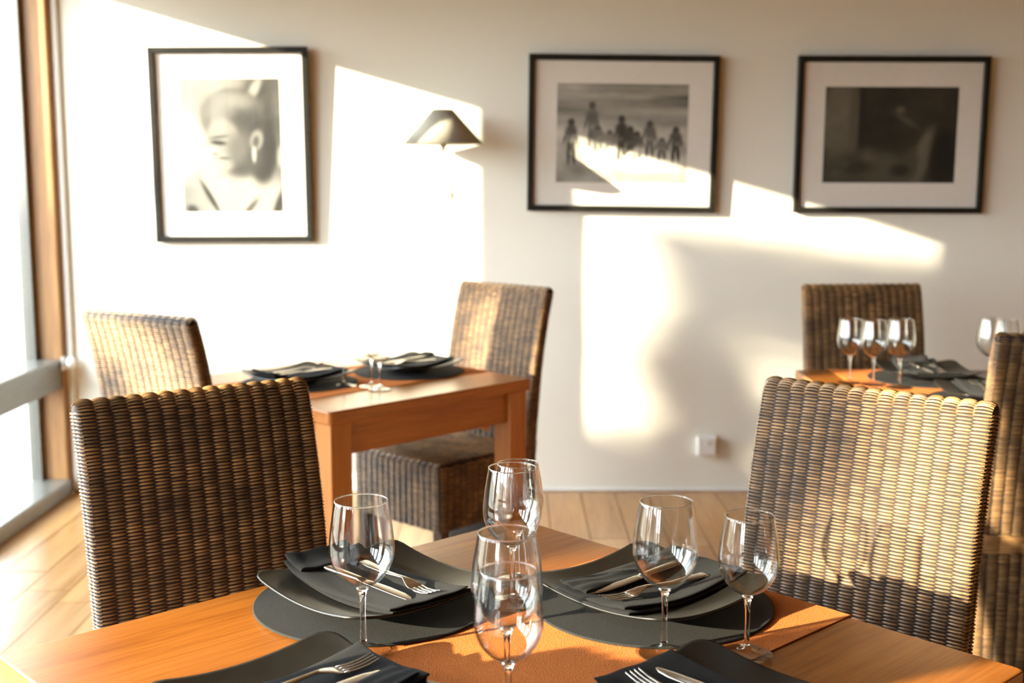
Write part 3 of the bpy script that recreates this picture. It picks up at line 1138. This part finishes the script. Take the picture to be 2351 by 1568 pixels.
def art_portrait(nx, ny):
    Y, X = np.mgrid[0:ny, 0:nx]
    X, Y = (X + 0.5) / nx * 595, (Y + 0.5) / ny * 805       # zoom pixels, origin top left of the print
    f = field(nx, ny, 5)
    im = 0.70 + 0.25 * f + 0.12 * (X / 595 < 0.35) * 0
    im = paint(im, blob(X, Y, 60, 420, 130, 260, 0, 0.8), 0.86 + 0.1 * f)
    im = paint(im, blob(X, Y, 500, 120, 130, 170, 0.3, 0.4), 0.22 + 0.35 * f)
    im = paint(im, blob(X, Y, 440, 75, 26, 95, 0.5, 0.5), 0.78)
    im = paint(im, blob(X, Y, 575, 330, 60, 230, 0, 0.5), 0.28 + 0.4 * f)
    im = paint(im, blob(X, Y, 585, 470, 22, 60, 0, 0.5), 0.80)
    # shoulders and chest
    im = paint(im, blob(X, Y, 330, 800, 300, 215, -0.04, 0.15), 0.80 + 0.12 * f)
    im = paint(im, blob(X, Y, 60, 790, 90, 200, 0.1, 0.4), 0.72 + 0.2 * f)
    # hair and neck, dark at the back
    im = paint(im, blob(X, Y, 480, 430, 90, 200, 0.0, 0.2), 0.12 + 0.12 * f)
    im = paint(im, blob(X, Y, 370, 480, 120, 110, -0.5, 0.3), 0.24 + 0.2 * f)
    # head
    im = paint(im, blob(X, Y, 315, 235, 195, 175, 0.15, 0.12), 0.34 + 0.25 * f)
    im = paint(im, blob(X, Y, 225, 190, 100, 95, -0.4, 0.7), 0.52 + 0.2 * f)
    im = paint(im, blob(X, Y, 340, 130, 95, 48, 0.2, 0.6), 0.60 + 0.2 * f)
    im = paint(im, blob(X, Y, 390, 290, 95, 90, 0, 0.6), 0.20 + 0.2 * f)
    # face in profile, bright
    im = paint(im, blob(X, Y, 250, 370, 100, 135, -0.12, 0.2), 0.66 + 0.1 * f)
    im = paint(im, blob(X, Y, 180, 440, 40, 40, 0, 0.4), 0.82)
    im = paint(im, blob(X, Y, 250, 505, 62, 50, 0, 0.4), 0.74)
    im = paint(im, blob(X, Y, 335, 420, 62, 100, 0.1, 0.6), 0.40 + 0.1 * f)
    im = paint(im, blob(X, Y, 222, 385, 44, 13, 0.1, 0.4), 0.10)
    im = paint(im, blob(X, Y, 225, 350, 56, 9, -0.15, 0.5), 0.32)
    im = paint(im, blob(X, Y, 255, 478, 34, 8, 0.05, 0.5), 0.28)
    im = paint(im, blob(X, Y, 200, 452, 14, 8, 0, 0.5), 0.40)
    # ear and earring
    im = paint(im, blob(X, Y, 450, 370, 38, 62, 0.2, 0.25), 0.62)
    im = paint(im, blob(X, Y, 445, 380, 18, 36, 0.2, 0.4), 0.26)
    im = paint(im, blob(X, Y, 432, 455, 11, 48, 0, 0.3), 0.92)
    # folds beside the arms
    im = paint(im, blob(X, Y, 160, 715, 14, 110, -0.5, 0.6), 0.12)
    im = paint(im, blob(X, Y, 400, 780, 16, 70, 0.7, 0.6), 0.32)
    im = paint(im, blob(X, Y, 575, 760, 26, 95, 0.35, 0.5), 0.14)
    im = paint(im, blob(X, Y, 50, 790, 34, 26, 0.4, 0.5), 0.20)
    return np.clip(im, 0.02, 0.95)


def art_group(nx, ny):
    Y, X = np.mgrid[0:ny, 0:nx]
    X, Y = (X + 0.5) / nx * 950, (Y + 0.5) / ny * 700
    f = field(nx, ny, 9, 0.3, 2.6)
    g = field(nx, ny, 12)
    im = 0.40 + 0.55 * f + 0.15 * g
    im = paint(im, blob(X, Y, 130, 30, 50, 16, 0, 0.6), 0.62)
    im = paint(im, 1 / (1 + np.exp(-(Y - 290) / 26)), 0.60 + 0.55 * g)
    im = paint(im, 1 / (1 + np.exp(-(Y - 545) / 14)), 0.42 + 0.40 * g)
    im = paint(im, blob(X, Y, 600, 540, 380, 80, 0.03, 0.4), 0.86 + 0.2 * g)
    people = [(105, 250, 310, 1.0), (255, 130, 350, 0.75), (300, 300, 170, 0.6), (470, 225, 330, 1.0), (535, 300, 230, 0.95), (585, 335, 190, 0.9), (675, 260, 250, 0.8), (765, 380, 150, 0.6), (865, 300, 240, 0.95), (385, 330, 160, 0.45)]
    for k, (cx, top, h, d) in enumerate(people):
        v = 0.12 + 0.22 * g + (1 - d) * 0.4
        im = paint(im, blob(X, Y, cx, top + 24, 24, 28, 0, 0.25), 0.07 + (1 - d) * 0.15)
        im = paint(im, blob(X, Y, cx, top + h * 0.26, 42, h * 0.12, 0.05, 0.3), v)
        im = paint(im, blob(X, Y, cx + 4, top + h * 0.44, 32, h * 0.26, 0.03, 0.3), v)
        im = paint(im, blob(X, Y, cx - 42, top + h * 0.40, 9, h * 0.17, 0.28, 0.4), v)
        im = paint(im, blob(X, Y, cx + 42, top + h * 0.42, 9, h * 0.16, -0.22, 0.4), v)
        im = paint(im, blob(X, Y, cx - 16, top + h * 0.80, 14, h * 0.24, 0.04, 0.3), v * 0.9)
        im = paint(im, blob(X, Y, cx + 20, top + h * 0.80, 13, h * 0.23, -0.08, 0.3), v * 0.9)
        im = paint(im, blob(X, Y, cx + 5 * (k % 3), top + h * 0.50, 20, h * 0.06, 0, 0.6), v + 0.16)
    for k in range(11):
        im = paint(im, blob(X, Y, 215 + 46 * k, 470 + 34 * ((k * 7) % 4), 30, 26, 0.3 * k, 0.35), 0.84)
        im = paint(im, blob(X, Y, 205 + 46 * k, 505 + 34 * ((k * 7) % 4), 20, 7, 0.2, 0.5), 0.35)
    return np.clip(im, 0.03, 0.95)


def art_dark(nx, ny):
    Y, X = np.mgrid[0:ny, 0:nx]
    X, Y = (X + 0.5) / nx * 960, (Y + 0.5) / ny * 690
    g = field(nx, ny, 21)
    im = 0.035 + 0.06 * g
    im = paint(im, blob(X, Y, 110, 250, 130, 330, 0.0, 0.3), 0.17 + 0.12 * g)
    im = paint(im, blob(X, Y, 210, 220, 35, 260, 0.0, 0.3), 0.13)
    im = paint(im, blob(X, Y, 270, 200, 22, 260, 0.0, 0.3), 0.012)
    im = paint(im, blob(X, Y, 300, 560, 260, 90, -0.1, 0.6), 0.11 + 0.16 * g)
    im = paint(im, blob(X, Y, 250, 590, 90, 45, -0.2, 0.5), 0.035)
    im = paint(im, blob(X, Y, 540, 620, 230, 90, -0.25, 0.6), 0.10 + 0.08 * g)
    im = paint(im, blob(X, Y, 720, 500, 62, 210, 0.28, 0.3), 0.17 + 0.07 * g)
    im = paint(im, blob(X, Y, 640, 560, 50, 120, 0.1, 0.5), 0.09)
    im = paint(im, blob(X, Y, 545, 165, 32, 26, 0, 0.5), 0.15)
    im = paint(im, blob(X, Y, 590, 240, 95, 20, 0.55, 0.6), 0.10)
    im = paint(im, blob(X, Y, 560, 600, 70, 45, 0, 0.5), 0.025)
    im = paint(im, blob(X, Y, 870, 520, 100, 230, 0, 0.3), 0.004)
    return np.clip(im, 0.003, 0.6)


def print_mesh(name, art, w, h, nx, tint, gam, white):
    ny = int(nx * h / w)
    im = art(nx, ny)
    verts, faces = [], []
    for j in range(ny + 1):
        for i in range(nx + 1):
            verts.append((-w / 2 + w * i / nx, 0.0, h / 2 - h * j / ny))
    for j in range(ny):
        for i in range(nx):
            a = j * (nx + 1) + i
            faces.append((a, a + nx + 1, a + nx + 2, a + 1))
    me = bpy.data.meshes.new(name)
    me.from_pydata(verts, [], faces)
    at = me.attributes.new('ink', 'FLOAT_COLOR', 'CORNER')
    lin = im ** gam * white
    col = np.ones((ny * nx, 4, 4), np.float32)
    for k in range(3):
        col[:, :, k] = (lin * tint[k]).reshape(-1)[:, None]
    at.data.foreach_set('color', col.reshape(-1))
    return me


def framed(label, x0, x1, z0, z1, px0, px1, pz0, pz1, art, lean, rot, nx, tint, gam, white=0.88, fw=0.026):
    """outer frame rectangle on the wall, print rectangle, leaning out at the top by `lean`"""
    cx, cz = (x0 + x1) / 2, (z0 + z1) / 2
    w, h = x1 - x0, z1 - z0
    o = empty('framed_photograph', (cx, YW - 0.032, cz))
    o.rotation_euler = (lean, rot, 0)
    tag(o, label, 'picture', 'framed photographs on the wall')
    a, b = w / 2, h / 2
    d0, d1 = -0.013, 0.015
    bm = bmesh.new()
    # mitred moulding
    for k in range(4):
        cs = [(-a, -b), (a, -b), (a, b), (-a, b)]
        ci = [(-a + fw, -b + fw), (a - fw, -b + fw), (a - fw, b - fw), (-a + fw, b - fw)]
        p, q, r, s = cs[k], cs[(k + 1) % 4], ci[(k + 1) % 4], ci[k]
        vs = [bm.verts.new((c[0], y, c[1])) for y in (d0, d1) for c in (p, q, r, s)]
        for f in ((0, 1, 2, 3), (7, 6, 5, 4), (0, 4, 5, 1), (1, 5, 6, 2), (2, 6, 7, 3), (3, 7, 4, 0)):
            bm.faces.new([vs[i] for i in f])
    bmesh.ops.bevel(bm, geom=list(bm.edges), offset=0.002, segments=1, affect='EDGES')
    link('frame', mesh_bm('frame', bm), M['frame'], o)
    link('mount', boxes('mount', [(-a + fw * 0.6, a - fw * 0.6, 0.002, 0.006, -b + fw * 0.6, b - fw * 0.6)]), M['mount'], o)
    pm = print_mesh('print', art, px1 - px0, pz1 - pz0, nx, tint, gam, white)
    link('print', pm, M['ink'], o, ((px0 + px1) / 2 - cx, 0.0012, (pz0 + pz1) / 2 - cz))
    link('glazing', boxes('glazing', [(-a + fw * 0.7, a - fw * 0.7, -0.006, -0.004, -b + fw * 0.7, b - fw * 0.7)]), M['glazing'], o)
    return o


framed('tall framed photograph of a child in profile, hung nearest the window', -1.535, -0.860, 1.108, 1.930,
       -1.410, -0.985, 1.238, 1.800, art_portrait, math.radians(1.6), math.radians(-0.2), 84, (1.0, 0.99, 0.92), 1.7, 0.40)
framed('framed photograph of a group of people, hung in the middle of the wall', 0.068, 0.875, 1.238, 1.898,
       0.190, 0.748, 1.362, 1.778, art_group, math.radians(1.2), math.radians(0.7), 96, (1.0, 0.97, 0.86), 1.3)
framed('framed very dark photograph, hung last to the right above the brown chair', 1.208, 2.020, 1.232, 1.893,
       1.330, 1.895, 1.362, 1.765, art_dark, math.radians(1.2), math.radians(0.2), 96, (1.0, 0.92, 0.70), 1.12)

# ------------------------------------------------------------------ wall lamp
LX, LD = -0.284, 0.20
lamp = empty('wall_lamp', (LX, YW, 1.30))
tag(lamp, 'wall lamp with a grey cone shade between two framed photographs', 'lamp')
sh = lathe('lamp_shade', [(0.165, 0.223), (0.168, 0.220), (0.0415, 0.362), (0.0385, 0.362), (0.037, 0.358), (0.161, 0.224), (0.165, 0.223)], 56)
link('lamp_shade', sh, M['shade'], lamp, (0, -LD, 0))
link('socket', lathe('socket', [(0, 0.19), (0.006, 0.19), (0.008, 0.203), (0.017, 0.220), (0.017, 0.29), (0.012, 0.30), (0, 0.30)], 24), M['shade'], lamp, (0, -LD, 0))
link('bulb', lathe('bulb', [(0, 0.296), (0.010, 0.296), (0.019, 0.312), (0.021, 0.324), (0.014, 0.340), (0, 0.345)], 20), M['plastic'], lamp, (0, -LD, 0))
arm_pts = [(-0.005, 0.02), (-0.06, 0.0), (-0.13, 0.005), (-0.18, 0.05), (-0.20, 0.12), (-0.20, 0.195)]
cur = smooth_curve(arm_pts, 8)
bm = bmesh.new()
rings = []
for k, (yy, zz) in enumerate(cur):
    t_ = cur[min(k + 1, len(cur) - 1)] - cur[max(k - 1, 0)]
    t_ = t_ / np.linalg.norm(t_)
    nn = np.array([-t_[1], t_[0]])
    rings.append([bm.verts.new((0.004 * math.cos(a), yy + nn[0] * 0.004 * math.sin(a), zz + nn[1] * 0.004 * math.sin(a))) for a in np.linspace(0, 2 * math.pi, 10, endpoint=False)])
for a, b in zip(rings[:-1], rings[1:]):
    for k in range(10):
        bm.faces.new((a[k], a[(k + 1) % 10], b[(k + 1) % 10], b[k]))
link('arm', mesh_bm('arm', bm, True), M['white_paint'], lamp)
link('wall_plate', boxes('wall_plate', [(-0.022, 0.022, -0.006, 0.0, -0.03, 0.06)], 0.002), M['white_paint'], lamp)

# ------------------------------------------------------------------ wall socket
so = empty('wall_socket', (0.861, YW, 0.209))
tag(so, 'white square socket low on the back wall beside the sunlit chair', 'socket')
link('socket_box', boxes('socket_box', [(-0.043, 0.043, -0.032, 0.0, -0.043, 0.043)], 0.004), M['plastic'], so)
link('face_plate', boxes('face_plate', [(-0.038, 0.038, -0.035, -0.031, -0.038, 0.038)], 0.0012), M['plastic'], so)
link('switch', boxes('switch', [(-0.008, 0.008, -0.039, -0.034, 0.010, 0.028)], 0.0012), M['plastic'], so)


# ------------------------------------------------------------------ garden beyond the windows
def leaves_mesh(name, pts, size, seed):
    rng = np.random.default_rng(seed)
    n = len(pts)
    nrm = rng.normal(0, 1, (n, 3))
    nrm /= np.linalg.norm(nrm, axis=1)[:, None]
    t = np.cross(nrm, rng.normal(0, 1, (n, 3)))
    t /= np.linalg.norm(t, axis=1)[:, None]
    b = np.cross(nrm, t)
    s = size * rng.uniform(0.6, 1.3, (n, 1))
    P = np.stack([pts - t * s, pts + b * s * 0.45, pts + t * s, pts - b * s * 0.45], 1)
    me = bpy.data.meshes.new(name)
    me.from_pydata([tuple(p) for p in P.reshape(-1, 3)], [], [(4 * i, 4 * i + 1, 4 * i + 2, 4 * i + 3) for i in range(n)])
    return me


def tree(label, pos, trunk_h, crown_c, crown_r, n, seed, leaf=0.11):
    o = empty('garden_tree', (pos[0], pos[1], -0.12))
    tag(o, label, 'tree')
    rng = np.random.default_rng(seed)
    prof = [(0.0, 0.0), (0.16, 0.0), (0.11, 0.5), (0.085, trunk_h * 0.7), (0.05, trunk_h), (0.0, trunk_h + 0.3)]
    link('trunk', lathe('trunk', prof, 12), M['bark'], o)
    clumps = rng.normal(0, 1, (40, 3))
    clumps /= np.linalg.norm(clumps, axis=1)[:, None]
    clumps *= rng.uniform(0.35, 0.95, (40, 1))
    pts = clumps[rng.integers(0, 40, n)] + rng.normal(0, 0.16, (n, 3))
    pts = pts * np.array(crown_r) + np.array([0, 0, crown_c])
    c = link('foliage', leaves_mesh('foliage', pts, leaf, seed), M['leaf'], o)
    c['kind'] = 'stuff'
    return o


def sunward(l, h, a):
    """garden point on the sunward side: l across the sunlight, h height of the ray at the room, a distance (m)"""
    ca, sa, te = math.cos(SUN_AZ), math.sin(SUN_AZ), math.tan(SUN_EL)
    return (-ca * a + sa * l, -sa * a - ca * l, h + te * a)


for (l, top, wide, tall, a, n, seed, lab) in (
        (-5.45, 1.42, 0.44, 1.5, 17.0, 3800, 31, 'slender dense garden tree beyond the corner window'),
        (-4.12, 2.06, 0.36, 0.30, 18.0, 700, 32, 'open garden tree beyond the second window'),
        (-4.37, 1.50, 0.15, 0.32, 16.0, 420, 35, 'narrow garden tree beside the tall hedge'),
        (-3.33, 1.85, 0.22, 0.38, 14.0, 1700, 33, 'added unseen tree shading the brown chair, beyond the third window'),  # unseen tree added to keep sun off the brown chair
        (-1.86, 1.62, 0.17, 0.36, 13.0, 420, 34, 'slim thin crowned garden tree beyond the fourth window')):
    px_, py_, pz_ = sunward(l, top - tall, a)
    tree(lab, (px_, py_), pz_ - tall * 0.4, pz_ + 0.12, (wide, wide, tall), n, seed)

tree('pale garden tree seen through the corner window at the photo edge', (-6.95, 15.6), 1.5, 2.25, (0.62, 0.7, 0.85), 2600, 41)
rng = np.random.default_rng(44)
hp = np.stack([rng.uniform(-1.6, 1.6, 5200), rng.uniform(-0.35, 0.35, 5200), rng.uniform(0.0, 0.98, 5200)], 1)
hedge = link('garden_hedge', leaves_mesh('garden_hedge', hp, 0.075, 44), M['leaf'], None, (-7.9, 16.6, -0.12))
tag(hedge, 'low green hedge outside the corner window', 'hedge', kind='stuff')

hx_, hy_, hz_ = sunward(-4.25, 0.90, 15.0)  # unseen hedge added to block low sun from floor and lower wall
hp = np.stack([rng.uniform(-0.35, 0.35, 9000), rng.uniform(-0.62, 0.62, 9000), rng.uniform(0.0, hz_ + 0.12, 9000)], 1)
hedge = link('garden_hedge', leaves_mesh('garden_hedge', hp, 0.12, 45), M['leaf'], None, (hx_, hy_, -0.12), SUN_AZ)
tag(hedge, 'added unseen hedge blocking low sun beyond the second window', 'hedge', kind='stuff')
